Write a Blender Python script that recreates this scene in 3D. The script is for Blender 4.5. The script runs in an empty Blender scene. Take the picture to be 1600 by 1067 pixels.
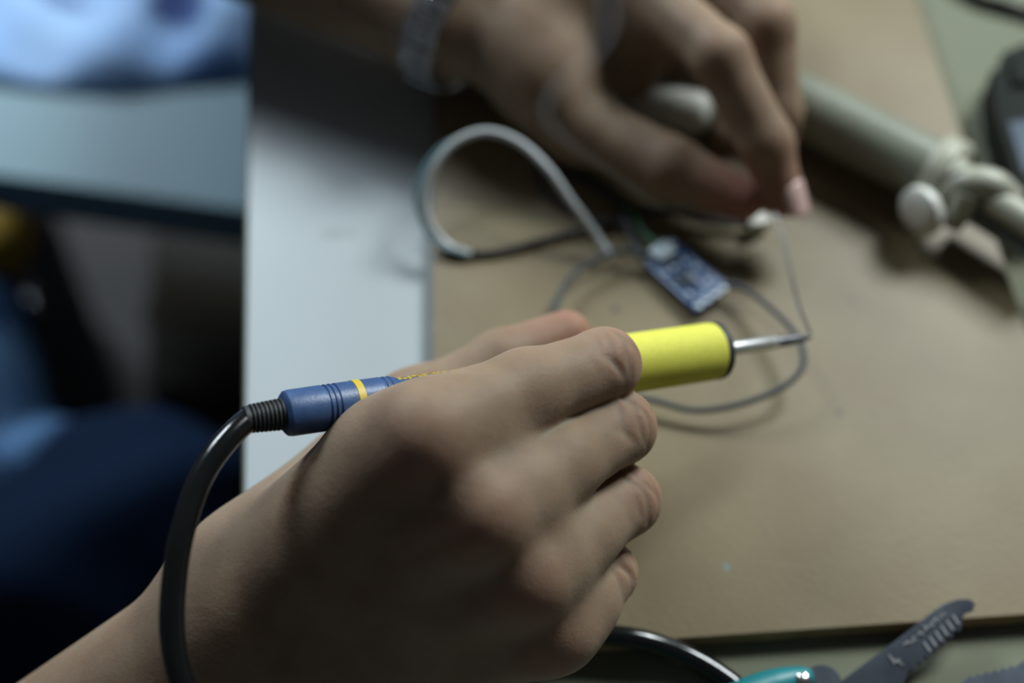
import bpy, bmesh, math, random
import numpy as np
from mathutils import Vector, Matrix

random.seed(7)
rng = np.random.default_rng(7)
scene = bpy.context.scene
COL = scene.collection
MM = 0.001

# ------------------------------------------------------------------ camera
PITCH = math.radians(53.0)
FPX = 2222.0
CAM_H = 383.0                              # mm above the work board's top face
CAM = np.array([0.0, -480.0 * math.cos(PITCH), CAM_H])
FWD = np.array([0.0, math.cos(PITCH), -math.sin(PITCH)])
RGT = np.array([1.0, 0.0, 0.0])
UPV = np.array([0.0, math.sin(PITCH), math.cos(PITCH)])
cam_d = bpy.data.cameras.new('camera')
cam = bpy.data.objects.new('camera', cam_d)
COL.objects.link(cam)
cam.location = Vector(CAM * MM)
cam.rotation_euler = (math.pi / 2 - PITCH, 0, 0)
cam_d.sensor_width = 36.0
cam_d.lens = FPX / 1600.0 * 36.0
cam_d.clip_start = 0.01
cam_d.clip_end = 50
cam_d.dof.use_dof = True
cam_d.dof.focus_distance = 0.368
cam_d.dof.aperture_fstop = 3.8
scene.camera = cam

# ------------------------------------------------------------------ light
world = bpy.data.worlds.new('world')
scene.world = world
world.use_nodes = True
wb = world.node_tree.nodes['Background']
wb.inputs[0].default_value = (0.92, 0.93, 1.0, 1)
wb.inputs[1].default_value = 0.055


def area(name, loc, target, sx, sy, power, col):
    l = bpy.data.lights.new(name, 'AREA')
    l.shape = 'RECTANGLE'
    l.size = sx
    l.size_y = sy
    l.energy = power
    l.color = col
    o = bpy.data.objects.new(name, l)
    COL.objects.link(o)
    o.location = loc
    o.rotation_euler = (Vector(target) - Vector(loc)).to_track_quat('-Z', 'Y').to_euler()
    return o


area('window_light', (1.1, 1.1, 1.55), (0, 0, 0), 0.65, 0.65, 63, (0.90, 0.98, 1.0))
area('side_window_light', (-1.3, 1.7, 1.6), (-0.2, 0, 0), 0.8, 0.8, 62, (0.78, 0.9, 1.0))

scene.view_settings.view_transform = 'Standard'
scene.view_settings.look = 'None'
scene.view_settings.gamma = 1.0
scene.view_settings.use_curve_mapping = False
scene.view_settings.exposure = 0.0


# ------------------------------------------------------------------ geometry helpers (all in mm)
def W(px, py, d):
    """point at image position (px, py) of the 1600x1067 frame, d mm along the view axis"""
    u = (px - 800.0) / FPX
    v = (533.5 - py) / FPX
    return CAM + d * (FWD + u * RGT + v * UPV)


def Z(px, py, z):
    """point at image position on the level z mm above the board top"""
    u = (px - 800.0) / FPX
    v = (533.5 - py) / FPX
    r = FWD + u * RGT + v * UPV
    return CAM + r * ((z - CAM[2]) / r[2])


def nrm(v):
    v = np.asarray(v, float)
    return v / max(np.linalg.norm(v), 1e-9)


ORI = {}


def empty(name, loc, label=None, cat=None, group=None):
    o = bpy.data.objects.new(name, None)
    COL.objects.link(o)
    o.empty_display_size = 0.02
    loc = np.asarray(loc, float)
    o.location = Vector(loc * MM)
    ORI[o.name] = loc
    tag(o, label, cat, group)
    return o


def tag(o, label=None, cat=None, group=None, kind=None):
    if label: o['label'] = label
    if cat: o['category'] = cat
    if group: o['group'] = group
    if kind: o['kind'] = kind
    return o


def obj(name, verts, faces, mat, parent=None, smooth=True, sharp=None):
    verts = np.asarray(verts, float).reshape(-1, 3)
    if parent is None:
        org = np.array([(verts[:, 0].min() + verts[:, 0].max()) / 2, (verts[:, 1].min() + verts[:, 1].max()) / 2, verts[:, 2].min()])
    else:
        org = ORI[parent.name]
    me = bpy.data.meshes.new(name)
    me.from_pydata(((verts - org) * MM).tolist(), [], [list(map(int, f)) for f in faces])
    me.update()
    o = bpy.data.objects.new(name, me)
    COL.objects.link(o)
    if parent is None:
        o.location = Vector(org * MM)
    else:
        o.parent = parent
    ORI[o.name] = org
    if mat: me.materials.append(mat)
    if smooth:
        me.polygons.foreach_set('use_smooth', [True] * len(me.polygons))
        if sharp is not None:
            me.set_sharp_from_angle(angle=math.radians(sharp))
    bm = bmesh.new(); bm.from_mesh(me)
    bmesh.ops.recalc_face_normals(bm, faces=bm.faces)
    bm.to_mesh(me); bm.free()
    return o


class MB:
    def __init__(s):
        s.v = []; s.f = []

    def add(s, v, f):
        n = len(s.v)
        s.v += [np.asarray(p, float) for p in v]
        s.f += [[i + n for i in q] for q in f]
        return s

    def obj(s, name, mat, parent=None, smooth=True, sharp=35):
        return obj(name, s.v, s.f, mat, parent, smooth, sharp)


def spline(pts, n=12):
    p = np.asarray(pts, float)
    p = np.vstack([2 * p[0] - p[1], p, 2 * p[-1] - p[-2]])
    out = []
    for i in range(1, len(p) - 2):
        for k in range(n):
            t = k / n
            a, b, c, d = p[i - 1], p[i], p[i + 1], p[i + 2]
            out.append(0.5 * ((2 * b) + (-a + c) * t + (2 * a - 5 * b + 4 * c - d) * t * t + (-a + 3 * b - 3 * c + d) * t ** 3))
    out.append(p[-2])
    return np.array(out)


def frames(path):
    path = np.asarray(path, float)
    T = np.gradient(path, axis=0)
    T /= np.linalg.norm(T, axis=1)[:, None] + 1e-9
    ref = np.array([0, 0, 1.0]) if abs(T[0][2]) < 0.9 else np.array([1.0, 0, 0])
    N = [nrm(np.cross(T[0], ref))]
    for i in range(1, len(path)):
        n = N[-1] - T[i] * np.dot(N[-1], T[i])
        N.append(nrm(n))
    N = np.array(N)
    return T, N, np.cross(T, N)


def tube(path, r, seg=12, mb=None, closed_ends=True):
    path = np.asarray(path, float)
    T, N, B = frames(path)
    r = np.broadcast_to(np.asarray(r, float), (len(path),))
    v, f = [], []
    for i in range(len(path)):
        for k in range(seg):
            a = 2 * math.pi * k / seg
            v.append(path[i] + r[i] * (math.cos(a) * N[i] + math.sin(a) * B[i]))
    for i in range(len(path) - 1):
        for k in range(seg):
            k2 = (k + 1) % seg
            f.append([i * seg + k, i * seg + k2, (i + 1) * seg + k2, (i + 1) * seg + k])
    if closed_ends:
        f.append(list(range(seg))[::-1])
        f.append([(len(path) - 1) * seg + k for k in range(seg)])
    return (mb or MB()).add(v, f)


def lathe(a, b, prof, seg=40, mb=None):
    """prof: list of (distance in mm along a->b, radius)"""
    ax = nrm(np.asarray(b) - np.asarray(a))
    ref = np.array([0, 0, 1.0]) if abs(ax[2]) < 0.9 else np.array([1.0, 0, 0])
    n = nrm(np.cross(ax, ref)); m = np.cross(ax, n)
    v, f = [], []
    for (t, r) in prof:
        for k in range(seg):
            an = 2 * math.pi * k / seg
            v.append(np.asarray(a) + ax * t + max(r, 1e-3) * (math.cos(an) * n + math.sin(an) * m))
    for i in range(len(prof) - 1):
        for k in range(seg):
            k2 = (k + 1) % seg
            f.append([i * seg + k, i * seg + k2, (i + 1) * seg + k2, (i + 1) * seg + k])
    f.append(list(range(seg))[::-1])
    f.append([(len(prof) - 1) * seg + k for k in range(seg)])
    return (mb or MB()).add(v, f)


def rbox(c, ax, ay, az, hx, hy, hz, bev=0.0, mb=None, seg=2):
    """bevelled box: centre, three unit axes, half sizes"""
    bm = bmesh.new()
    bmesh.ops.create_cube(bm, size=2.0)
    for v in bm.verts:
        v.co = Vector((v.co.x * hx, v.co.y * hy, v.co.z * hz))
    if bev > 0:
        bmesh.ops.bevel(bm, geom=bm.edges[:], offset=bev, segments=seg, profile=0.6, affect='EDGES')
    c = np.asarray(c, float); ax, ay, az = map(nrm, (ax, ay, az))
    bm.verts.ensure_lookup_table()
    vs = [c + ax * v.co.x + ay * v.co.y + az * v.co.z for v in bm.verts]
    for i, v in enumerate(bm.verts): v.index = i
    fs = [[v.index for v in fc.verts] for fc in bm.faces]
    bm.free()
    return (mb or MB()).add(vs, fs)


def plate(poly, up, th, bev=0.0, mb=None):
    """extrude a polygon (3-D points, roughly planar) by th along up, edges bevelled"""
    bm = bmesh.new()
    up = nrm(up)
    vs = [bm.verts.new(Vector(np.asarray(p, float))) for p in poly]
    face = bm.faces.new(vs)
    r = bmesh.ops.extrude_face_region(bm, geom=[face])
    for g in r['geom']:
        if isinstance(g, bmesh.types.BMVert): g.co += Vector(up * th)
    bmesh.ops.recalc_face_normals(bm, faces=bm.faces)
    if bev > 0:
        es = [e for e in bm.edges if len(e.link_faces) == 2 and e.calc_face_angle(0) > 0.9]
        bmesh.ops.bevel(bm, geom=es, offset=bev, segments=2, profile=0.6, affect='EDGES')
    bm.verts.ensure_lookup_table()
    for i, v in enumerate(bm.verts): v.index = i
    out = (mb or MB()).add([np.array(v.co) for v in bm.verts], [[v.index for v in fc.verts] for fc in bm.faces])
    bm.free()
    return out


# ------------------------------------------------------------------ materials
def mat(name, col, rough=0.5, metal=0.0, var=0.0, scale=200.0, bump=0.0, bscale=400.0, spec=0.5, col2=None, sss=0.0, sheen=0.0):
    m = bpy.data.materials.new(name)
    m.use_nodes = True
    nt = m.node_tree
    b = nt.nodes['Principled BSDF']
    b.inputs['Base Color'].default_value = (*col, 1)
    b.inputs['Roughness'].default_value = rough
    b.inputs['Metallic'].default_value = metal
    b.inputs['Specular IOR Level'].default_value = spec
    if sheen: b.inputs['Sheen Weight'].default_value = sheen
    tc = nt.nodes.new('ShaderNodeTexCoord')
    n = nt.nodes.new('ShaderNodeTexNoise')
    n.inputs['Scale'].default_value = scale
    n.inputs['Detail'].default_value = 6
    nt.links.new(tc.outputs['Object'], n.inputs['Vector'])
    if var or col2:
        mx = nt.nodes.new('ShaderNodeMix'); mx.data_type = 'RGBA'
        c2 = col2 if col2 else tuple(c * (1 - var) for c in col)
        rp = nt.nodes.new('ShaderNodeMapRange')
        rp.inputs['From Min'].default_value = 0.35
        rp.inputs['From Max'].default_value = 0.65
        nt.links.new(n.outputs['Fac'], rp.inputs['Value'])
        nt.links.new(rp.outputs['Result'], mx.inputs['Factor'])
        mx.inputs['A'].default_value = (*col, 1)
        mx.inputs['B'].default_value = (*c2, 1)
        nt.links.new(mx.outputs['Result'], b.inputs['Base Color'])
    if bump:
        n2 = nt.nodes.new('ShaderNodeTexNoise')
        n2.inputs['Scale'].default_value = bscale
        n2.inputs['Detail'].default_value = 4
        nt.links.new(tc.outputs['Object'], n2.inputs['Vector'])
        bp = nt.nodes.new('ShaderNodeBump')
        bp.inputs['Strength'].default_value = bump
        bp.inputs['Distance'].default_value = 0.001
        nt.links.new(n2.outputs['Fac'], bp.inputs['Height'])
        nt.links.new(bp.outputs['Normal'], b.inputs['Normal'])
    return m


def spotted(m, spots):
    """small stains, patches and painted light: (x, y in metres object space, radius m, colour)"""
    nt = m.node_tree
    b = nt.nodes['Principled BSDF']
    lk = [l for l in nt.links if l.to_socket == b.inputs['Base Color']]
    prev = lk[0].from_socket
    tc = [n for n in nt.nodes if n.type == 'TEX_COORD'][0]
    ns = nt.nodes.new('ShaderNodeTexNoise')
    ns.inputs['Scale'].default_value = 350
    nt.links.new(tc.outputs['Object'], ns.inputs['Vector'])
    for (x, y, sx, sy, c, amt) in spots:
        mp = nt.nodes.new('ShaderNodeMapping')
        mp.vector_type = 'POINT'
        mp.inputs['Location'].default_value = (-x / sx, -y / sy, 0)
        mp.inputs['Scale'].default_value = (1 / sx, 1 / sy, 0)
        nt.links.new(tc.outputs['Object'], mp.inputs['Vector'])
        ln = nt.nodes.new('ShaderNodeVectorMath'); ln.operation = 'LENGTH'
        nt.links.new(mp.outputs['Vector'], ln.inputs[0])
        ad = nt.nodes.new('ShaderNodeMath'); ad.operation = 'ADD'
        nt.links.new(ln.outputs['Value'], ad.inputs[0]); nt.links.new(ns.outputs['Fac'], ad.inputs[1])
        mr = nt.nodes.new('ShaderNodeMapRange')
        mr.inputs['From Min'].default_value = 1.5
        mr.inputs['From Max'].default_value = 1.0
        mr.inputs['To Max'].default_value = amt
        nt.links.new(ad.outputs['Value'], mr.inputs['Value'])
        mx = nt.nodes.new('ShaderNodeMix'); mx.data_type = 'RGBA'
        nt.links.new(mr.outputs['Result'], mx.inputs['Factor'])
        nt.links.new(prev, mx.inputs['A'])
        mx.inputs['B'].default_value = (*c, 1)
        prev = mx.outputs['Result']
    nt.links.new(prev, b.inputs['Base Color'])


def skin_material():
    m = bpy.data.materials.new('skin')
    m.use_nodes = True
    nt = m.node_tree
    b = nt.nodes['Principled BSDF']
    at = nt.nodes.new('ShaderNodeAttribute'); at.attribute_name = 'flush'
    tc = nt.nodes.new('ShaderNodeTexCoord')
    n = nt.nodes.new('ShaderNodeTexNoise'); n.inputs['Scale'].default_value = 90; n.inputs['Detail'].default_value = 5
    nt.links.new(tc.outputs['Object'], n.inputs['Vector'])
    base = nt.nodes.new('ShaderNodeMix'); base.data_type = 'RGBA'
    base.inputs['A'].default_value = (0.235, 0.170, 0.115, 1)
    base.inputs['B'].default_value = (0.20, 0.138, 0.092, 1)
    mr = nt.nodes.new('ShaderNodeMapRange'); mr.inputs['From Min'].default_value = 0.35; mr.inputs['From Max'].default_value = 0.68
    nt.links.new(n.outputs['Fac'], mr.inputs['Value']); nt.links.new(mr.outputs['Result'], base.inputs['Factor'])
    fl = nt.nodes.new('ShaderNodeMix'); fl.data_type = 'RGBA'
    nt.links.new(at.outputs['Fac'], fl.inputs['Factor'])
    nt.links.new(base.outputs['Result'], fl.inputs['A'])
    fl.inputs['B'].default_value = (0.30, 0.115, 0.09, 1)
    nt.links.new(fl.outputs['Result'], b.inputs['Base Color'])
    b.inputs['Roughness'].default_value = 0.6
    b.inputs['Specular IOR Level'].default_value = 0.2
    b.inputs['Subsurface Weight'].default_value = 0.9
    b.inputs['Subsurface Radius'].default_value = (1.0, 0.32, 0.14)
    b.inputs['Subsurface Scale'].default_value = 0.008
    v = nt.nodes.new('ShaderNodeTexVoronoi'); v.inputs['Scale'].default_value = 1100
    n2 = nt.nodes.new('ShaderNodeTexNoise'); n2.inputs['Scale'].default_value = 420; n2.inputs['Detail'].default_value = 4
    nt.links.new(tc.outputs['Object'], v.inputs['Vector']); nt.links.new(tc.outputs['Object'], n2.inputs['Vector'])
    ad = nt.nodes.new('ShaderNodeMath'); ad.operation = 'MULTIPLY_ADD'
    nt.links.new(v.outputs['Distance'], ad.inputs[0]); ad.inputs[1].default_value = 0.35
    nt.links.new(n2.outputs['Fac'], ad.inputs[2])
    bp = nt.nodes.new('ShaderNodeBump'); bp.inputs['Strength'].default_value = 0.22; bp.inputs['Distance'].default_value = 0.0006
    nt.links.new(ad.outputs['Value'], bp.inputs['Height'])
    nt.links.new(bp.outputs['Normal'], b.inputs['Normal'])
    return m


M = {}
M['skin'] = skin_material()
M['nail'] = mat('nail', (0.62, 0.42, 0.38), 0.25)
M['board'] = mat('board_face', (0.185, 0.146, 0.078), 0.5, spec=0.35, scale=22, col2=(0.152, 0.113, 0.056), bump=0.15, bscale=900)
M['board_edge'] = mat('board_edge', (0.36, 0.24, 0.11), 0.8, var=0.3, scale=120, bump=0.3, bscale=500)
M['table'] = mat('table_laminate', (0.165, 0.175, 0.12), 0.75, spec=0.2, var=0.05, scale=14)
M['blue'] = mat('blue_plastic', (0.04, 0.085, 0.20), 0.42, var=0.2, scale=300, bump=0.08, bscale=1500)
M['stripe'] = mat('yellow_print', (0.52, 0.37, 0.03), 0.5)
M['yellow'] = mat('yellow_foam', (0.62, 0.60, 0.07), 0.75, var=0.08, scale=700, bump=0.25, bscale=2200)
M['black'] = mat('black_rubber', (0.005, 0.006, 0.006), 0.16, bump=0.03, bscale=900)
M['black_matt'] = mat('black_rubber_matt', (0.02, 0.022, 0.022), 0.6, bump=0.1, bscale=1500)
M['steel'] = mat('steel', (0.7, 0.7, 0.7), 0.42, 1.0, var=0.15, scale=300)
M['tip'] = mat('worn_tip', (0.20, 0.20, 0.21), 0.45, 0.8, var=0.4, scale=500)
M['solder'] = mat('solder', (0.75, 0.75, 0.74), 0.22, 1.0)


# ------------------------------------------------------------------ implicit surfaces for the hands
def capsule(p, a, b, ra, rb):
    a = np.asarray(a, np.float32); b = np.asarray(b, np.float32)
    ab = b - a
    L2 = float(ab @ ab) + 1e-9
    pa = p - a
    t = np.clip((pa @ ab) / L2, 0, 1)
    q = pa - t[:, None] * ab
    return np.sqrt(np.einsum('ij,ij->i', q, q)) - (ra + (rb - ra) * t)


def smin(a, b, k):
    h = np.maximum(k - np.abs(a - b), 0) / k
    return np.minimum(a, b) - h * h * k * 0.25


def smax(a, b, k):
    return -smin(-a, -b, k)


def implicit_mesh(fn, lo, hi, vox, B=8):
    lo = np.asarray(lo, float)
    nb = np.ceil((np.asarray(hi) - lo) / (vox * B)).astype(int)
    bs = vox * B
    cx = [lo[i] + (np.arange(nb[i]) + 0.5) * bs for i in range(3)]
    G = np.stack(np.meshgrid(*cx, indexing='ij'), -1).reshape(-1, 3).astype(np.float32)
    dc = np.concatenate([fn(G[i:i + 200000]) for i in range(0, len(G), 200000)])
    near = np.abs(dc) < bs * 0.5 * 1.74 + 3.0 + vox
    F = np.repeat(np.repeat(np.repeat(np.where(dc.reshape(nb) > 0, 1, -1).astype(np.float32), B, 0), B, 1), B, 2)
    idx = np.argwhere(near.reshape(nb))
    off = np.stack(np.meshgrid(*[np.arange(B)] * 3, indexing='ij'), -1).reshape(-1, 3)
    CH = 600
    for i in range(0, len(idx), CH):
        gi = (idx[i:i + CH, None, :] * B + off[None]).reshape(-1, 3)
        P = (lo + gi * vox).astype(np.float32)
        F[gi[:, 0], gi[:, 1], gi[:, 2]] = fn(P)
    # surface nets
    S = F < 0
    s = [S[:-1, :-1, :-1], S[1:, :-1, :-1], S[:-1, 1:, :-1], S[1:, 1:, :-1], S[:-1, :-1, 1:], S[1:, :-1, 1:], S[:-1, 1:, 1:], S[1:, 1:, 1:]]
    cnt = sum(x.astype(np.uint8) for x in s)
    cells = np.argwhere((cnt > 0) & (cnt < 8))
    vid = -np.ones(cnt.shape, np.int64)
    vid[cells[:, 0], cells[:, 1], cells[:, 2]] = np.arange(len(cells))
    cor = np.array([[0, 0, 0], [1, 0, 0], [0, 1, 0], [1, 1, 0], [0, 0, 1], [1, 0, 1], [0, 1, 1], [1, 1, 1]])
    val = np.stack([F[cells[:, 0] + c[0], cells[:, 1] + c[1], cells[:, 2] + c[2]] for c in cor], 1)
    acc = np.zeros((len(cells), 3)); num = np.zeros(len(cells))
    for (i, j) in [(0, 1), (2, 3), (4, 5), (6, 7), (0, 2), (1, 3), (4, 6), (5, 7), (0, 4), (1, 5), (2, 6), (3, 7)]:
        m_ = (val[:, i] < 0) != (val[:, j] < 0)
        t = val[m_, i] / (val[m_, i] - val[m_, j])
        acc[m_] += cor[i] + t[:, None] * (cor[j] - cor[i])
        num[m_] += 1
    V = lo + (cells + acc / num[:, None]) * vox
    quads = []
    for ax in range(3):
        sl0 = [slice(None)] * 3; sl1 = [slice(None)] * 3
        sl0[ax] = slice(None, -1); sl1[ax] = slice(1, None)
        e = np.argwhere(S[tuple(sl0)] != S[tuple(sl1)])
        a1, a2 = [k for k in range(3) if k != ax]
        lim = np.array(cnt.shape)
        ok = (e[:, a1] > 0) & (e[:, a2] > 0) & (e[:, a1] < lim[a1]) & (e[:, a2] < lim[a2]) & (e[:, ax] < lim[ax])
        e = e[ok]
        def g(d1, d2):
            q = e.copy(); q[:, a1] -= d1; q[:, a2] -= d2
            return vid[q[:, 0], q[:, 1], q[:, 2]]
        q = np.stack([g(1, 1), g(0, 1), g(0, 0), g(1, 0)], 1)
        ins = S[e[:, 0], e[:, 1], e[:, 2]]
        flip = ins if ax != 1 else ~ins
        q[~flip] = q[~flip][:, ::-1]
        quads.append(q)
    Q = np.concatenate(quads)
    Q = Q[(Q >= 0).all(1)]
    return V, Q


def relax(V, Q, it=3, lam=0.5):
    E = np.concatenate([Q[:, [0, 1]], Q[:, [1, 2]], Q[:, [2, 3]], Q[:, [3, 0]]])
    n = len(V)
    deg = np.bincount(E[:, 0], minlength=n) + np.bincount(E[:, 1], minlength=n)
    for _ in range(it):
        A = np.stack([np.bincount(E[:, 0], V[E[:, 1], k], n) + np.bincount(E[:, 1], V[E[:, 0], k], n) for k in range(3)], 1)
        V = V + lam * (A / np.maximum(deg, 1)[:, None] - V)
    return V


def mesh_from_arrays(name, V, Q, mat_, parent, flush=None):
    org = ORI[parent.name]
    me = bpy.data.meshes.new(name)
    co = ((V - org) * MM).astype(np.float32)
    me.vertices.add(len(V)); me.vertices.foreach_set('co', co.ravel())
    me.loops.add(Q.size); me.loops.foreach_set('vertex_index', Q.ravel().astype(np.int32))
    me.polygons.add(len(Q))
    me.polygons.foreach_set('loop_start', np.arange(0, Q.size, 4, dtype=np.int32))
    me.polygons.foreach_set('loop_total', np.full(len(Q), 4, np.int32))
    me.update(calc_edges=True)
    me.validate()
    me.polygons.foreach_set('use_smooth', [True] * len(me.polygons))
    if flush is not None:
        at = me.attributes.new('flush', 'FLOAT', 'POINT')
        at.data.foreach_set('value', flush.astype(np.float32))
    bm = bmesh.new(); bm.from_mesh(me); bmesh.ops.recalc_face_normals(bm, faces=bm.faces); bm.to_mesh(me); bm.free()
    o = bpy.data.objects.new(name, me)
    COL.objects.link(o)
    o.parent = parent
    ORI[o.name] = org
    me.materials.append(mat_)
    return o


# ------------------------------------------------------------------ the setting
TZ = -7.0                                   # table top, the board lies on it
# table
e0 = Z(388, 0, TZ); e1 = Z(378, 760, TZ); ed = nrm(e0 - e1)
tl = e1 + ed * 900; bl = e1 - ed * 400
perp = np.array([ed[1], -ed[0], 0])
poly = [bl, bl + perp * 1100, tl + perp * 1100, tl]
table = empty('table', (bl + tl) / 2 + perp * 550 + np.array([0, 0, TZ - 726 - TZ]), 'khaki work table under the brown board and the white sheet', 'table')
plate([p + np.array([0, 0, -25]) for p in poly], (0, 0, 1), 25, 1.5).obj('tabletop', M['table'], table)
M['table_leg'] = mat('table_leg', (0.08, 0.08, 0.085), 0.5, 0.3)
for (s, t) in ((0.06, 0.06), (0.94, 0.06), (0.94, 0.94), (0.06, 0.94)):
    c = bl + (tl - bl) * t + perp * 1100 * s
    rbox((c[0], c[1], (TZ - 25 - 738) / 2 - 6), (1, 0, 0), (0, 1, 0), (0, 0, 1), 20, 20, (738 - 25 + 6 - 6) / 2, 3).obj('leg', M['table_leg'], table)
def loc_of(o, p): q = (p - ORI[o.name]) * MM; return q[0], q[1]
# white sheet on the left part of the table
M['sheet'] = mat('white_sheet', (0.305, 0.34, 0.345), 0.5, var=0.04, scale=14)
so = 1.2
sheet = plate([e1 - ed * 330 + perp * so, e1 - ed * 330 + perp * 82, e1 + ed * 560 + perp * 82, e1 + ed * 560 + perp * so], (0, 0, 1), 0.8, 0.1).obj('white_sheet', M['sheet'])
tag(sheet, 'white sheet covering the left side of the table', 'sheet')
sx, sy = loc_of(sheet, Z(530, 368, TZ))
spotted(M['sheet'], [(sx - .002, sy, .0055, .003, (0.22, 0.25, 0.24), 0.8), (sx + .004, sy + .0005, .004, .0025, (0.22, 0.25, 0.24), 0.7)])

# floor
FZ = -750.0
M['floor'] = mat('floor', (0.035, 0.03, 0.028), 0.7, var=0.3, scale=6)
fl = obj('floor', [(-2600, -1800, FZ), (2600, -1800, FZ), (2600, 2400, FZ), (-2600, 2400, FZ), (-2600, -1800, FZ - 20), (2600, -1800, FZ - 20), (2600, 2400, FZ - 20), (-2600, 2400, FZ - 20)],
         [[0, 1, 2, 3], [4, 5, 6, 7], [0, 1, 5, 4], [1, 2, 6, 5], [2, 3, 7, 6], [3, 0, 4, 7]], M['floor'], smooth=False)
tag(fl, 'dark floor far below the table', None, kind='structure')

# work board
L0 = Z(677, 60, 0); L1 = Z(677, 600, 0); ldir = nrm(L1 - L0)
F0 = Z(950, 1005, 0); F1 = Z(1600, 960, 0); fdir = nrm(F1 - F0)
R0 = Z(1453, 60, 0); R1 = Z(1592, 480, 0); rdir = nrm(R1 - R0)
def cross2(a, d, b, e):
    A = np.array([[d[0], -e[0]], [d[1], -e[1]]]); t = np.linalg.solve(A, (b - a)[:2]); return a + d * t[0]
c_bl = cross2(L0, ldir, F0, fdir); c_br = cross2(R0, rdir, F0, fdir)
c_tl = c_bl - ldir * 420; c_tr = c_br - rdir * 420
board = plate([p + np.array([0, 0, TZ + 0.8]) for p in (c_bl, c_br, c_tr, c_tl)], (0, 0, 1), -TZ - 0.8, 0.5).obj('work_board', M['board'])
tag(board, 'brown fibreboard work board lying on the table', 'board')
board.data.materials.append(M['board_edge'])
for pg in board.data.polygons:
    if abs(pg.normal.z) < 0.3: pg.material_index = 1
sp = []
for (px, py, r, c, a) in [(962, 484, 1.5, (0.05, 0.05, 0.05), .9), (1310, 645, 1.5, (0.07, 0.06, 0.05), .8), (1366, 650, 1.3, (0.12, 0.1, 0.07), .7), (1195, 832, 1.1, (0.12, 0.1, 0.07), .6),
                          (1136, 886, 1.2, (0.12, 0.22, 0.22), .9), (1405, 850, 1.2, (0.14, 0.11, 0.07), .6), (1060, 775, 1.3, (0.15, 0.12, 0.08), .5), (1330, 470, 1.4, (0.1, 0.07, 0.04), .7),
                          (1500, 700, 1.2, (0.15, 0.12, 0.08), .6), (790, 300, 2.4, (0.14, 0.11, 0.06), .5), (1280, 800, 1.0, (0.15, 0.12, 0.08), .6), (1450, 560, 1.4, (0.14, 0.1, 0.06), .6)]:
    x, y = loc_of(board, Z(px, py, 0)); sp.append((x, y, r * MM, r * MM * 1.2, c, a))
spotted(M['board'], sp)

# ------------------------------------------------------------------ soldering iron axis (needed by the hand)
IA = W(440, 647, 358); IB = W(955, 572, 402)
IDIR = nrm(IB - IA)
def iron_at(px):
    """distance along the axis whose image column is px"""
    lo_, hi_ = -80.0, 260.0
    for _ in range(50):
        m_ = (lo_ + hi_) / 2
        q = IA + IDIR * m_ - CAM
        x = 800 + FPX * (q @ RGT) / (q @ FWD)
        if x < px: lo_ = m_
        else: hi_ = m_
    return lo_
TIP_T = iron_at(1268)
TIP = IA + IDIR * TIP_T


# ------------------------------------------------------------------ the person
person = empty('person', (-330, -120, FZ), 'person soldering at the table, iron in the near hand, metal watch on the far wrist', 'person')


ELB = {}


def finger_chain(mcp, pip, a_dir, f1, f2, l2, l3):
    b = nrm(pip - mcp)
    n = nrm(b * (a_dir @ b) - a_dir)            # flexion continues towards n
    d2 = b * math.cos(f1) + n * math.sin(f1)
    dip = pip + d2 * l2
    d3 = b * math.cos(f1 + f2) + n * math.sin(f1 + f2)
    return dip, dip + d3 * l3, n, b


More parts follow.
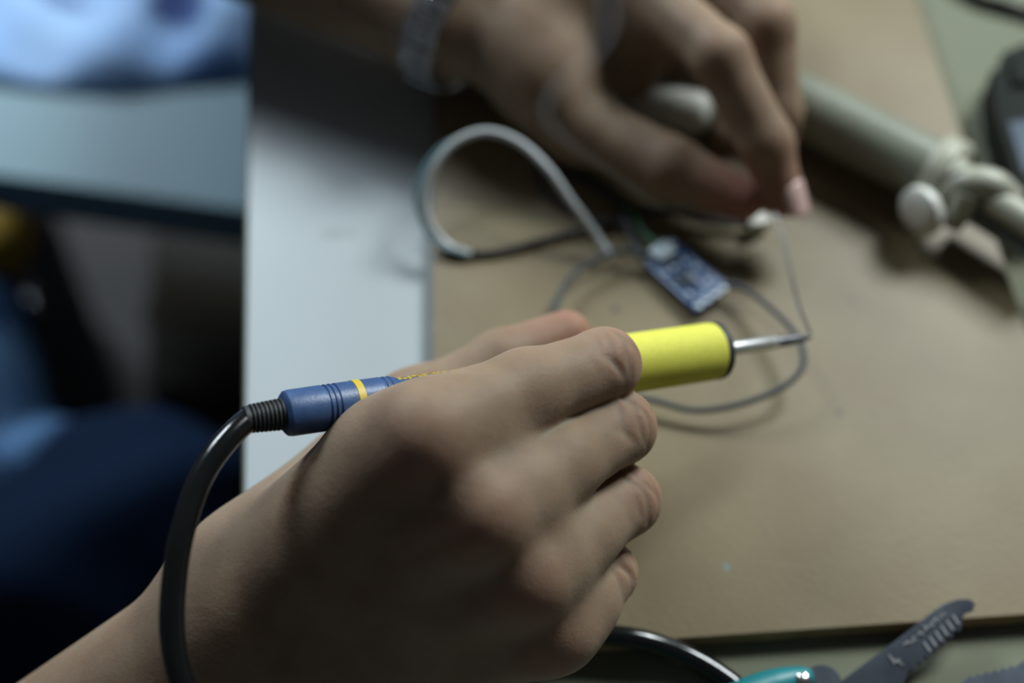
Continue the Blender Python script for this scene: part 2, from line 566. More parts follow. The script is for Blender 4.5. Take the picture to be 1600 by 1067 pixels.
def right_hand():
    wr = W(425, 992, 389)
    mcp = [W(668, 684, 350), W(758, 797, 351), W(824, 895, 360), W(868, 976, 373)]
    pip = [W(944, 570, 382), W(968, 668, 384), W(977, 782, 387), W(943, 895, 388)]
    rad = [(11.0, 10.2, 9.6), (11.0, 10.0, 9.6), (10.6, 9.7, 9.3), (10.2, 9.6, 8.8)]
    a_dir = nrm(mcp[1] - wr)
    s = nrm(mcp[3] - mcp[0])
    dors = nrm(np.cross(a_dir, s))
    if dors @ (CAM - mcp[1]) < 0: dors = -dors
    palm = -dors
    f1 = [1.25, 1.45, 1.5, 1.5]; f2 = [0.75, 0.8, 0.8, 0.8]
    l2 = [25, 27, 25, 19]; l3 = [18, 19, 18, 16]
    ch = [finger_chain(mcp[i], pip[i], a_dir, f1[i], f2[i], l2[i], l3[i]) for i in range(4)]
    lat = nrm(s - a_dir * (s @ a_dir))
    wl = [wr + lat * o for o in (-15, -5, 5, 14)]
    # thumb
    cmc = W(385, 905, 390); tm = W(648, 650, 412); ti = W(785, 566, 422); tt = W(884, 526, 428)
    io = W(598, 710, 362)
    # forearm
    e_dir = nrm(W(150, 1208, 403) - wr)
    elbow = wr + e_dir * 250
    fl_ = nrm(lat - e_dir * (lat @ e_dir))

    ELB['right'] = elbow
    grooves = []
    for i in range(4):
        dip, tip, n, b = ch[i]
        sd = nrm(np.cross(b, n))
        for (an, lw, am) in ((-0.85, 4.5, .13), (-0.5, 6.5, .26), (-0.2, 7.5, .36), (0.1, 7.5, .36), (0.5, 6.0, .24), (0.95, 6.0, .2)):
            grooves.append((pip[i].astype(np.float32), n.astype(np.float32), b.astype(np.float32), sd.astype(np.float32), an + 0.06 * math.sin(3 * i + 9 * an), lw, am, 1.3 * i + 5 * an))

    def fn(p):
        # palm and back of the hand
        P = None
        for i in range(4):
            q = capsule(p, wl[i], mcp[i], 14.5, rad[i][0] + 0.2)
            P = q if P is None else smin(P, q, 11)
        for i in range(4):
            q = capsule(p, wl[i] + palm * 8, mcp[i] + palm * 11 - a_dir * 8, 14, 10)
            P = smin(P, q, 10)
        P = smin(P, capsule(p, wr + lat * 13 + palm * 8, mcp[3] + palm * 10 + s * 4 - a_dir * 10, 16, 12.5), 10)
        for i in range(4):                       # webs
            P = smin(P, capsule(p, mcp[i] + ch[i][2] * 3, mcp[i] + (pip[i] - mcp[i]) * 0.42 + ch[i][2] * 2.5, rad[i][0] - 0.8, 8.0), 8)
        for i in range(3):                       # flesh between the knuckles
            qa = mcp[i] + (pip[i] - mcp[i]) * 0.24; qb = mcp[i + 1] + (pip[i + 1] - mcp[i + 1]) * 0.24
            P = smin(P, capsule(p, qa + ch[i][2] * 1.2, qb + ch[i + 1][2] * 1.2, 9.4, 9.0), 5)
        # thenar, first web
        P = smin(P, capsule(p, cmc, tm, 13.5, 11.2), 12)
        P = smin(P, capsule(p, cmc + palm * 4 + a_dir * 8, tm + palm * 2, 14, 9), 10)
        P = smin(P, capsule(p, io, wl[0] + a_dir * 32, 10.6, 11), 10)
        P = smin(P, capsule(p, io, mcp[0] + palm * 2, 10.4, 9.6), 8)
        # forearm
        P = smin(P, capsule(p, wr - fl_ * 9.5, elbow - fl_ * 14, 19, 33), 14)
        P = smin(P, capsule(p, wr + fl_ * 9.5, elbow + fl_ * 14, 19, 33), 14)
        R = None
        for i in range(4):
            dip, tip, n, b = ch[i]
            m1 = mcp[i] + (pip[i] - mcp[i]) * 0.55 - (s * 1.6 if i == 0 else 0)
            f = capsule(p, mcp[i], m1, rad[i][0] - 0.4, rad[i][1])
            if i == 0: f = smin(f, capsule(p, mcp[0] - s * 1.2, m1, 10.8, 9.8), 3)
            f = smin(f, capsule(p, m1, pip[i], rad[i][1], rad[i][2]), 4)
            f = smin(f, capsule(p, pip[i], dip, rad[i][2], rad[i][2] - 1.2), 3)
            f = smin(f, capsule(p, dip, tip, rad[i][2] - 1.2, rad[i][2] - 2.0), 3)
            f = smin(f, capsule(p, (pip[i] + m1) / 2 + n * 3, (pip[i] + dip) / 2 - b * 3, 6.5, 6.5), 4)
            f = smin(P, f, 7)
            R = f if R is None else smin(R, f, 1.3)
        t = capsule(p, tm, ti, 11, 9.6)
        t = smin(t, capsule(p, ti, tt, 9.6, 8.0), 3)
        t = smin(P, t, 8)
        R = smin(R, t, 1.3)
        # creases over the bent joints
        for (c, n, b, sd, an, lw, am, phs) in grooves:
            q = p - c
            m_ = np.einsum('ij,ij->i', q, q) < 15.0 ** 2
            if not m_.any(): continue
            q = q[m_]
            la = q @ sd
            th = np.arctan2(q @ b, -(q @ n))
            dv = (th - an - 0.12 * np.sin(la * 0.4 + phs)) * 9.5
            R[m_] = R[m_] + 1.7 * am * np.exp(-(dv / 0.95) ** 2) * np.exp(-(la / lw) ** 2)
        return R

    pts = np.array([wr, elbow, tt, *mcp, *pip] + [c[1] for c in ch])
    lo = pts.min(0) - 42; hi = pts.max(0) + 42
    V, Q = implicit_mesh(fn, lo, hi, 0.72)
    V = relax(V, Q, 1, 0.5)
    fl = np.zeros(len(V))
    for c, r, a in [(q, 9, .32) for q in pip] + [(q + dors * 9, 10, .30) for q in mcp] + [(tt, 14, .5)]:
        fl = np.maximum(fl, a * np.exp(-((V - c) ** 2).sum(1) / (r * r)))
    o = mesh_from_arrays('right_arm', V, Q, M['skin'], person, fl)
    o['label'] = 'near hand gripping the soldering iron, with forearm'
    return o


def left_hand():
    SC = 1.075                                # lies close to the board
    def W(px, py, d): return globals()['W'](px, py, d * SC)
    wr = W(700, 18, 497)
    mcp = [W(975, -45, 478), W(1035, -105, 486), W(1075, -160, 500), W(1095, -205, 516)]
    pip = [W(1126, 88, 447), W(1198, 40, 462), W(1185, 40, 490), W(1160, -20, 520)]
    dip = [W(1196, 222, 450), W(1212, 175, 468), W(1172, 150, 496), W(1080, 30, 535)]
    tip = [W(1222, 306, 456), W(1204, 258, 476), W(1135, 212, 496), W(1010, 40, 530)]
    rad = [(11, 9.8, 9.0, 7.6), (11, 9.8, 9.0, 7.8), (10.5, 9, 8.4, 7.5), (9.5, 8, 7.4, 6.6)]
    cmc = W(800, 85, 482); tm = W(905, 195, 478); ti = W(1048, 262, 464); tt = W(1160, 312, 458)
    a_dir = nrm(mcp[1] - wr)
    lat = nrm(mcp[3] - mcp[0]); lat = nrm(lat - a_dir * (lat @ a_dir))
    wl = [wr + lat * o for o in (-10, -2, 7, 15)]
    elbow = wr + nrm(W(430, -100, 515) - wr) * 250
    e_dir = nrm(elbow - wr)
    ELB['left'] = elbow
    fl_ = nrm(lat - e_dir * (lat @ e_dir))

    def fn(p):
        P = None
        for i in range(4):
            q = capsule(p, wl[i], mcp[i], 15.5, rad[i][0])
            P = q if P is None else smin(P, q, 11)
        P = smin(P, capsule(p, cmc, tm, 16, 12.5), 14)
        P = smin(P, capsule(p, W(850, 50, 482), mcp[0] * 0.75 + wl[0] * 0.25, 16, 12), 12)
        P = smin(P, capsule(p, W(860, 120, 480), W(985, 110, 490), 16, 10), 12)
        P = smin(P, capsule(p, W(950, 20, 484), W(1035, 55, 474), 13, 10), 8)
        P = smin(P, capsule(p, W(990, 70, 500), W(1100, 105, 500), 12, 11), 6)
        P = smin(P, capsule(p, wr - fl_ * 8.5, elbow - fl_ * 13, 19.5, 31), 14)
        P = smin(P, capsule(p, wr + fl_ * 8.5, elbow + fl_ * 13, 19.5, 31), 14)
        R = None
        for i in range(4):
            f = capsule(p, mcp[i], pip[i], rad[i][0] - .3, rad[i][1])
            f = smin(f, capsule(p, pip[i], dip[i], rad[i][1], rad[i][2]), 4)
            f = smin(f, capsule(p, dip[i], tip[i], rad[i][2], rad[i][3]), 4)
            f = smin(P, f, 8)
            R = f if R is None else smin(R, f, 1.5)
        t = capsule(p, tm, ti, 12, 10.8)
        t = smin(t, capsule(p, ti, tt, 10.8, 7.6), 3)
        t = smin(P, t, 9)
        return smin(R, t, 1.5)

    pts = np.array([wr, elbow, tt, *mcp, *pip, *tip])
    V, Q = implicit_mesh(fn, pts.min(0) - 40, pts.max(0) + 40, 1.1)
    V = relax(V, Q, 2, 0.5)
    fl = np.zeros(len(V))
    for c, r, a in [(tip[0], 14, .6), (tt, 15, .8), (tip[1], 12, .4)] + [(q, 8, .2) for q in pip]:
        fl = np.maximum(fl, a * np.exp(-((V - c) ** 2).sum(1) / (r * r)))
    o = mesh_from_arrays('left_arm', V, Q, M['skin'], person, fl)
    o['label'] = 'far hand pinching the solder wire, with wrist and forearm'
    # fingernail of the index finger
    ax = nrm(tip[0] - dip[0]); view = nrm(CAM - tip[0])
    up = nrm(np.array([0.85, 0.1, 0.5]) * 0.7 + view * 0.5); up = nrm(up - ax * (up @ ax)); sd = np.cross(ax, up)
    v, f = [], []
    nu, nv = 9, 9
    for i in range(nu):
        for j in range(nv):
            t = -5 + 13.0 * i / (nu - 1); ph = -0.75 + 1.5 * j / (nv - 1)
            if i == nu - 1: t -= 2.2 * (ph / .75) ** 2
            if i == 0: t += 1.6 * (ph / .75) ** 2
            r = 8.25 - 0.045 * max(t, 0) ** 1.2
            v.append(tip[0] + ax * t + r * (up * math.cos(ph) + sd * math.sin(ph)))
    n0 = len(v)
    v += [q - up * 0.9 for q in v]
    for i in range(nu - 1):
        for j in range(nv - 1):
            a = i * nv + j
            f.append([a, a + 1, a + nv + 1, a + nv]); f.append([n0 + a, n0 + a + nv, n0 + a + nv + 1, n0 + a + 1])
    rim = [j for j in range(nv)] + [i * nv + nv - 1 for i in range(1, nu)] + [(nu - 1) * nv + j for j in range(nv - 2, -1, -1)] + [i * nv for i in range(nu - 2, 0, -1)]
    for k in range(len(rim)):
        a, b = rim[k], rim[(k + 1) % len(rim)]
        f.append([a, b, n0 + b, n0 + a])
    obj('fingernail', v, f, M['nail'], o)
    return dict(wr=wr, e_dir=e_dir, lat=fl_, tip=tip, tt=tt, a_dir=a_dir)


right_hand()
LH = left_hand()


# trousers of the seated person, dark denim
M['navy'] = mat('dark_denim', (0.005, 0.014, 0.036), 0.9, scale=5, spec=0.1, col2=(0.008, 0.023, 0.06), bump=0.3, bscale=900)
def trousers():
    hr = Z(-420, 1000, -360); kr = Z(215, 850, -300); ar = Z(300, 930, -700)
    hl = Z(-560, 660, -360); kl = Z(-118, 600, -270); al = Z(-120, 680, -700)
    def fn(p):
        d = smin(capsule(p, hr, kr, 95, 68), capsule(p, kr, ar, 66, 50), 30)
        d2 = smin(capsule(p, hl, kl, 95, 64), capsule(p, kl, al, 62, 48), 30)
        d = smin(d, d2, 25)
        fold = 5 * np.sin(p[:, 0] * 0.05 + 2 * np.sin(p[:, 1] * 0.03)) * np.sin(p[:, 2] * 0.04 + p[:, 1] * 0.05)
        return d + fold
    pts = np.array([hr, kr, ar, hl, kl, al])
    V, Q = implicit_mesh(fn, pts.min(0) - 120, pts.max(0) + 120, 6.0)
    V = relax(V, Q, 2, 0.5)
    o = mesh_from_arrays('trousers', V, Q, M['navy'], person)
    o['label'] = 'dark blue denim trousers'
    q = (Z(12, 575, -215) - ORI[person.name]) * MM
    spotted(M['navy'], [(q[0], q[1], .026, .05, (0.12, 0.24, 0.44), .8)])  # pale knee spot: faded denim with the light on it painted in
trousers()

# upper body in a dark shirt, left of the picture
M['shirt'] = mat('shirt_cloth', (0.05, 0.055, 0.07), 0.85, var=0.2, scale=30, bump=0.2, bscale=600)
def shirt():
    eR, eL = ELB['right'], ELB['left']
    sR = np.array([-430.0, -235, 250]); sL = np.array([-430.0, 165, 250]); hip = np.array([-450.0, -40, -330]); ch = np.array([-440.0, -35, 190])
    def fn(p):
        d = smin(capsule(p, hip + np.array([0, 60, 0]), ch + np.array([0, 75, 0]), 105, 105), capsule(p, hip - np.array([0, 60, 0]), ch - np.array([0, 75, 0]), 105, 105), 60)
        d = smin(d, capsule(p, sR, sL, 62, 62), 60)
        for a, b in ((sR, eR), (sL, eL)):
            d = smin(d, capsule(p, a, b, 62, 50), 30)
        return d + 3 * np.sin(p[:, 0] * .05 + p[:, 2] * .04) * np.sin(p[:, 1] * .05)
    pts = np.array([sR, sL, hip, ch, eR, eL])
    V, Q = implicit_mesh(fn, pts.min(0) - 190, pts.max(0) + 190, 8.0)
    V = relax(V, Q, 2, 0.5)
    o = mesh_from_arrays('shirt', V, Q, M['shirt'], person)
    o['label'] = 'dark shirt'
    print('ELBOWS', ELB)
shirt()

# ------------------------------------------------------------------ soldering iron
iron = empty('soldering_iron', TIP, 'soldering iron with yellow grip, blue handle and black cable held in the near hand', 'soldering iron')
T = iron_at
h = []
def seg(px, r): h.append((T(px), r))
seg(441, 3.6); seg(443, 5.0); seg(447, 5.75); seg(453, 5.95); seg(502, 6.0)
for g in (506, 514, 522):
    seg(g - 3, 6.0); seg(g - 1.5, 5.55); seg(g + 1.5, 5.55); seg(g + 3, 6.0)
seg(590, 5.95)
for g in (597, 606):
    seg(g - 3, 5.95); seg(g - 1, 5.5); seg(g + 1, 5.5); seg(g + 3, 5.9)
seg(614, 5.6); seg(624, 5.0); seg(660, 4.85); seg(760, 5.2); seg(800, 6.2); seg(905, 6.2)
P0 = IA
handle = lathe(P0, TIP, h, 48).obj('handle', M['blue'], iron)
lathe(P0, TIP, [(T(551), 5.9), (T(551.5), 6.12), (T(562.5), 6.12), (T(563), 5.9)], 48).obj('stripe', M['stripe'], handle)
# worn yellow printing along the top of the handle
ax = IDIR; pv = nrm(np.array([-0.1, 0.95, 0.30])); pv = nrm(pv - ax * (pv @ ax)); pw = np.cross(ax, pv)
pm = MB()
k = T(622)
while k < T(722):
    w_ = random.uniform(0.7, 1.5)
    for rowa, hh in ((1.0, 0.4), (0.75, 0.3), (0.5, 0.4), (0.2, 0.4)):
        if random.random() < 0.2: continue
        a_ = rowa + random.uniform(-.05, .05)
        o_ = pv * math.cos(a_) + pw * math.sin(a_) * (1 if (np.cross(ax, pv) @ (CAM - IA)) > 0 else -1)
        rbox(P0 + ax * (k + w_ / 2) + o_ * 4.98, ax, np.cross(ax, o_), o_, w_ / 2, hh, 0.15, 0, pm)
    k += w_ + 0.35
pm.obj('printed_lettering', M['stripe'], handle, smooth=False)
lathe(P0, TIP, [(T(902), 6.0), (T(904), 8.0), (T(912), 8.5), (T(1108), 8.5), (T(1115), 8.3), (T(1117), 7.6)], 56).obj('grip', M['yellow'], iron)
lathe(P0, TIP, [(T(1114), 7.0), (T(1114), 8.45), (T(1118), 8.6), (T(1123), 8.3), (T(1126), 7.2), (T(1127), 3.2)], 48).obj('end_ring', M['black_matt'], iron)
lathe(P0, TIP, [(T(1122), 3.0), (T(1131), 3.0), (T(1132), 2.15), (T(1212), 2.05), (T(1213), 1.9)], 32).obj('barrel', M['steel'], iron)
lathe(P0, TIP, [(T(1210), 1.75), (T(1235), 1.7), (T(1252), 1.35), (T(1262), 0.8), (T(1268), 0.35)], 28).obj('tip', M['tip'], iron)
# strain relief, ribbed
pr = [(T(441), 4.0)]
t1, t0 = T(441), T(389)
nr = 8
for i in range(nr):
    f0 = t1 + (t0 - t1) * (i + 0.15) / nr; f1 = t1 + (t0 - t1) * (i + 0.5) / nr; f2 = t1 + (t0 - t1) * (i + 0.62) / nr; f3 = t1 + (t0 - t1) * (i + 0.95) / nr
    r = 4.1 - 0.5 * i / nr
    pr += [(f0, r), (f1, r), (f2, r - 0.7), (f3, r - 0.7)]
pr += [(t0 - 0.1, 3.4), (t0 - 1.2, 3.4), (t0 - 1.3, 2.0)]
lathe(P0, TIP, pr[::-1], 28).obj('strain_relief', M['black_matt'], iron)
c0 = P0 + IDIR * (t0 + 4)
cab = spline([P0 + IDIR * (t0 + 6), P0 + IDIR * (t0 + 0.5), W(352, 690, 349), W(312, 750, 344), W(284, 835, 339), W(271, 920, 337), W(270, 1000, 336), W(287, 1075, 336), W(335, 1165, 338), W(450, 1262, 345), W(600, 1330, 372),
              Z(770, 1320, 8), Z(930, 1285, TZ + 3.2), Z(1120, 1205, TZ + 3.2), Z(1200, 1125, TZ + 3.2), Z(1150, 1072, TZ + 3.2), Z(1080, 1027, -2), Z(1005, 1000, 2.4), Z(930, 991, 3.2), Z(830, 990, 3.2), Z(720, 950, 3.2)], 14)
tube(cab, 3.05, 16).obj('cable', M['black'], iron)

# ------------------------------------------------------------------ solder wire in the far fingertips
tp = LH['tip'][0] * 0.5 + LH['tt'] * 0.5
s0 = W(1213, 335, 486)
sw = tube(spline([s0 + (s0 - TIP) * 0.25 + np.array([-6, 4, 4]), s0, W(1234, 420, 466), W(1249, 480, 448), TIP + np.array([-0.6, 0.8, 1.2])], 10), 0.5, 10).obj('solder_wire', M['solder'])
tag(sw, 'thin shiny solder wire between the far fingertips and the iron tip', 'solder')

# ------------------------------------------------------------------ watch on the far wrist
wr, ed_, ld = LH['wr'], LH['e_dir'], LH['lat']
dd = nrm(np.cross(ed_, ld))
if dd[2] < 0: dd = -dd
wc = wr - ed_ * 6
watch = empty('wrist_watch', wc - np.array([0, 0, 22]), 'metal link watch on the far wrist', 'watch')
M['link'] = mat('watch_steel', (0.62, 0.64, 0.67), 0.2, 1.0, var=0.2, scale=400)
M['dial'] = mat('watch_dial', (0.75, 0.78, 0.8), 0.3)
R1, R2 = 33.5, 25.0
NL = 26
for i in range(NL):
    an = 2 * math.pi * (i + .5) / NL
    if abs(((an - math.pi / 2 + math.pi) % (2 * math.pi)) - math.pi) < 0.5: continue
    c = wc + ld * R1 * math.cos(an) + dd * R2 * math.sin(an)
    tg = nrm(-ld * R1 * math.sin(an) + dd * R2 * math.cos(an)); o_ = nrm(np.cross(tg, ed_))
    if o_ @ (c - wc) < 0: o_ = -o_
    mb = MB()
    for q in (-4.6, 0, 4.6):
        rbox(c + ed_ * q + o_ * (0.3 if q == 0 else 0), ed_, tg, o_, 2.1, 2.9, 1.3, 0.5, mb, 1)
    mb.obj('link', M['link'], watch)
cc = wc + dd * (R2 + 1)
lathe(cc - dd * 3, cc + dd * 6, [(0, 15), (1, 17.5), (6, 17.5), (8, 16), (8.6, 15)], 48).obj('case', M['link'], watch)
lathe(cc + dd * 5, cc + dd * 9, [(0, 14.8), (0.9, 14.8)], 48).obj('dial', M['dial'], watch)

# ------------------------------------------------------------------ circuit module
M['pcb'] = mat('pcb_blue', (0.022, 0.06, 0.15), 0.45, spec=0.3, var=0.45, scale=260)
M['chip'] = mat('chip', (0.03, 0.04, 0.055), 0.3)
M['tin'] = mat('tinned_pad', (0.30, 0.34, 0.36), 0.45, 0.4)
M['silk'] = mat('silkscreen', (0.42, 0.48, 0.55), 0.6)
pc = [Z(1001, 407, 5), Z(1051, 371, 6), Z(1141, 446, 6), Z(1089, 488, 5)]
pcb = empty('circuit_module', Z(1070, 430, 0), 'small blue circuit module lying on the board below the far hand', 'circuit board')
ux = nrm(pc[3] - pc[0]); uy = nrm((pc[1] - pc[0]) - ux * ((pc[1] - pc[0]) @ ux)); un = np.cross(ux, uy)
if un[2] < 0: un = -un
LX = np.linalg.norm(pc[3] - pc[0]); LY = np.linalg.norm(pc[1] - pc[0])
pb = plate([p for p in pc], un, -1.6, 0.15).obj('substrate', M['pcb'], pcb)
def onp(a, b, h_): return pc[0] + ux * LX * a + uy * LY * b + un * h_
rbox(onp(.10, .5, 1.4), ux, uy, un, 3.2, 3.8, 1.4, .5).obj('usb_socket', M['tin'], pcb)
rbox(onp(.55, .42, .8), ux, uy, un, 2.9, 2.2, .8, .2).obj('chip', M['chip'], pcb)
for i in range(4):
    for sgn in (-1, 1):
        rbox(onp(.55, .42, .25) + ux * (-2.1 + 1.4 * i) + uy * sgn * 2.8, ux, uy, un, .25, .9, .2).obj('pin', M['tin'], pcb, smooth=False)
for (a, b) in ((.94, .14), (.94, .38), (.94, .64), (.94, .88), (.05, .1), (.05, .9)):
    lathe(onp(a, b, 0.02), onp(a, b, 1), [(0, 1.35), (0.15, 1.3), (0.4, .7)], 16).obj('solder_pad', M['tin'], pcb)
for (a, b, r) in ((.34, .2, 0), (.34, .45, 0), (.36, .75, 1), (.75, .75, 0), (.75, .2, 1), (.50, .82, 0)):
    rbox(onp(a, b, .35), ux if r else uy, uy if r else ux, un, 1.0, .55, .35, .1).obj('resistor', M['silk'], pcb)
for (a, b, la, lb) in ((.5, .06, 9, .2), (.58, .93, 8, .2), (.26, .5, .2, 5), (.84, .5, .2, 4.5), (.66, .62, 3.5, .25)):
    rbox(onp(a, b, .04), ux, uy, un, la, lb, .04).obj('silkscreen_line', M['silk'], pcb, smooth=False)

# ------------------------------------------------------------------ loose wires
M['wire_grey'] = mat('wire_grey', (0.05, 0.058, 0.065), 0.5, spec=0.25)
M['wire_pale'] = mat('wire_pale', (0.36, 0.38, 0.38), 0.4)
M['wire_black'] = mat('wire_black', (0.015, 0.016, 0.02), 0.45)
M['wire_green'] = mat('wire_green', (0.02, 0.10, 0.04), 0.5)
M['wire_teal'] = mat('wire_teal', (0.04, 0.10, 0.12), 0.45)
def wire(name, pts, r, m, label, group=None):
    o = tube(spline([Z(*p) for p in pts], 10), r, 10).obj(name, m)
    tag(o, label, 'wire', group)
    return o
wire('hook_up_wire', [(1136, 442, 6), (1165, 452, 7), (1200, 478, 9), (1235, 512, 11), (1254, 545, 12), (1250, 580, 11), (1215, 609, 9), (1150, 633, 7), (1085, 641, 5), (1030, 628, 5), (960, 610, 4), (890, 560, 4),
                      (868, 500, 5), (880, 450, 6), (905, 421, 6), (945, 400, 6), (985, 392, 6), (1006, 402, 6)], 1.0, M['wire_grey'],
     'dark grey wire looping from the blue circuit module past the iron tip')
wire('pale_wire', [(955, 402, 5), (930, 365, 9), (895, 318, 16), (855, 262, 24), (810, 222, 28), (760, 206, 30), (712, 222, 28), (678, 262, 22), (664, 310, 14), (672, 350, 8), (700, 384, 3), (735, 398, 2)], 1.5, M['wire_pale'],
     'pale grey wire standing up in a loop below the watch')
wire('teal_wire', [(735, 400, 2), (690, 385, 4), (663, 352, 8), (652, 310, 12), (660, 268, 16), (688, 232, 19), (720, 214, 20)], 0.9, M['wire_teal'],
     'thin dark teal wire running along the left of the pale loop')
wire('black_lead', [(690, 380, 1.5), (740, 396, 1.5), (790, 392, 1.5), (840, 378, 1.5), (900, 362, 2), (960, 344, 3), (1030, 330, 4), (1110, 345, 4), (1172, 350, 4)], 1.2, M['wire_black'],
     'black lead crossing the board under the far thumb to a white plug')
wire('black_lead', [(836, 262, 6), (850, 298, 3), (885, 325, 2), (925, 342, 2), (975, 352, 3), (1000, 400, 5)], 1.2, M['wire_black'],
     'black lead bending from below the far palm to the circuit module')
wire('black_lead', [(870, 262, 4), (915, 285, 3), (955, 308, 3), (978, 345, 4), (990, 375, 5), (1008, 398, 6)], 1.2, M['wire_black'],
     'black lead falling steeply to the left corner of the circuit module')
wire('green_lead', [(900, 270, 3), (950, 300, 2), (985, 330, 4), (1004, 362, 5), (1030, 385, 7)], 0.9, M['wire_green'],
     'dark green lead ending at the top of the circuit module')
M['white_plastic'] = mat('white_plastic', (0.52, 0.52, 0.45), 0.5)
pl = empty('wire_plug', Z(1182, 350, 0), 'small white plug beside the far thumb tip', 'plug')
a_ = nrm(Z(1195, 345, 0) - Z(1170, 352, 0)); b_ = np.array([-a_[1], a_[0], 0])
rbox(Z(1182, 349, 4), a_, b_, (0, 0, 1), 3.2, 2.4, 2.6, .5).obj('shell', M['white_plastic'], pl)
rbox(Z(1182, 349, 4) + a_ * 3.8, a_, b_, (0, 0, 1), 0.9, 1.8, 1.8, .3).obj('collar', M['white_plastic'], pl)

# cream tube lying under the far hand
M['knob'] = mat('knob_white', (0.58, 0.58, 0.51), 0.4)
M['cream'] = mat('cream_paint', (0.34, 0.34, 0.26), 0.42, var=0.12, scale=60)
st0 = Z(985, 150, 9); st1 = Z(1112, 181, 9); L = np.linalg.norm(st1 - st0)
ct = empty('cream_tube', (st0 + st1) / 2 - np.array([0, 0, 9]), 'short cream plastic tube seen between the far thumb and index finger', 'tube')
lathe(st0, st1, [(0, 6), (1, 8.6), (L - 12, 8.6), (L - 11.5, 8.2)], 36).obj('barrel', M['knob'], ct)
lathe(st0, st1, [(L - 11.5, 8.3), (L - 5, 8.2), (L - 2.5, 7.4), (L - 0.8, 5.6), (L, 2.5)], 36).obj('cap', M['knob'], ct)

# ------------------------------------------------------------------ clamp stand at the upper right
cs = empty('clamp_stand', Z(1400, 270, 0), 'cream tube stand with clamp fitting and white thumb screw lying right of the far hand', 'stand')
ta = Z(1175, 128, 15); tb_ = Z(1462, 272, 15)
Lt = np.linalg.norm(tb_ - ta); tx = nrm(tb_ - ta)
M['tube'] = mat('tube_paint', (0.18, 0.19, 0.14), 0.4, var=0.15, scale=40)
M['rod'] = mat('rod_grey', (0.20, 0.22, 0.23), 0.4, 0.6)
lathe(ta, tb_, [(0, 10), (0, 11.6), (Lt, 11.6), (Lt, 10)], 40).obj('tube', M['tube'], cs)
lathe(tb_ - tx * 2, tb_ + tx * 10, [(0, 12), (0, 14), (1.5, 14.6), (7, 14.2), (9, 12.5), (10, 8)], 40).obj('collar', M['cream'], cs)
def bar(pts, rr, name, m, seg_=14):
    return tube(spline(pts, 8), np.interp(np.linspace(0, 1, (len(pts) - 1) * 8 + 1), np.linspace(0, 1, len(rr)), rr), seg_).obj(name, m, cs)
bar([Z(1478, 300, 17), Z(1515, 285, 24), Z(1552, 292, 24), Z(1580, 316, 20)], [6.5, 5.5, 6, 5.5], 'bracket_arm', M['cream'])
bar([Z(1500, 282, 24), Z(1490, 255, 22), Z(1505, 236, 16)], [5, 5, 4], 'bracket_arm', M['cream'])
bar([Z(1512, 300, 22), Z(1500, 328, 16), Z(1488, 356, 10)], [5.5, 4.6, 3.2], 'prong', M['cream'])
r0 = Z(1508, 318, 12); r1 = Z(1660, 412, 12); Lr = np.linalg.norm(r1 - r0)
prf = [(0, 3.5)]
q = 0.6
while q < Lr - 1:
    prf += [(q, 5.4), (q + .7, 4.7)]; q += 1.4
lathe(r0, r1, prf + [(Lr, 4)], 24).obj('threaded_rod', M['rod'], cs)
r2 = Z(1545, 308, 21); r3 = Z(1670, 385, 21); L2 = np.linalg.norm(r3 - r2)
lathe(r2, r3, [(0, 3), (1, 5.2), (L2 - 1, 5.2), (L2, 4)], 24).obj('rod_sleeve', M['cream'], cs)
kc = Z(1440, 330, 14); kd = nrm(np.array([-0.80, -0.50, 0.12]))
lathe(kc - kd * 3, kc + kd, [(0, 5), (0.8, 8.4), (2.2, 9.2), (4.5, 9.0), (5.8, 7.6), (6.4, 4)], 36).obj('thumb_screw', M['knob'], cs)
tube([kc - kd * 2, kc - kd * 12], 2.6, 14).obj('screw_shank', M['rod'], cs)

# ------------------------------------------------------------------ black adapter and cable at the right edge
M['adapter'] = mat('adapter_black', (0.008, 0.011, 0.008), 0.7, spec=0.15, bump=0.1, bscale=300)
M['adapter_panel'] = mat('adapter_panel', (0.07, 0.09, 0.12), 0.5, spec=0.2)
ad = empty('power_adapter', Z(1640, 230, TZ), 'black plastic power adapter at the right edge beside the clamp fitting', 'adapter')
ol = [(1548, 108), (1562, 104), (1567, 80), (1600, 66), (1690, 70), (1720, 330), (1606, 330), (1584, 268), (1554, 172)]
plate([Z(x, y, 10) for x, y in ol], (0, 0, -1), 10 - TZ, 1.8).obj('body', M['adapter'], ad)
plate([Z(x, y, 10.5) for x, y in ((1576, 190), (1660, 180), (1670, 265), (1600, 268))], (0, 0, -1), 1.2, .3).obj('label_panel', M['adapter_panel'], ad)
plate([Z(x, y, 12.5) for x, y in ((1580, 90), (1680, 84), (1684, 120), (1584, 128))], (0, 0, -1), 3, .8).obj('ridge', M['adapter'], ad)
ck = tube(spline([Z(1560, -230, TZ + 2.6), Z(1490, -130, TZ + 2.6), Z(1480, -45, TZ + 2.6), Z(1520, -6, TZ + 2.6), Z(1570, 10, TZ + 2.6), Z(1630, 30, TZ + 2.8), Z(1668, 62, 0), Z(1675, 95, 2)], 10), 2.5, 12).obj('cord', M['black'], ad)

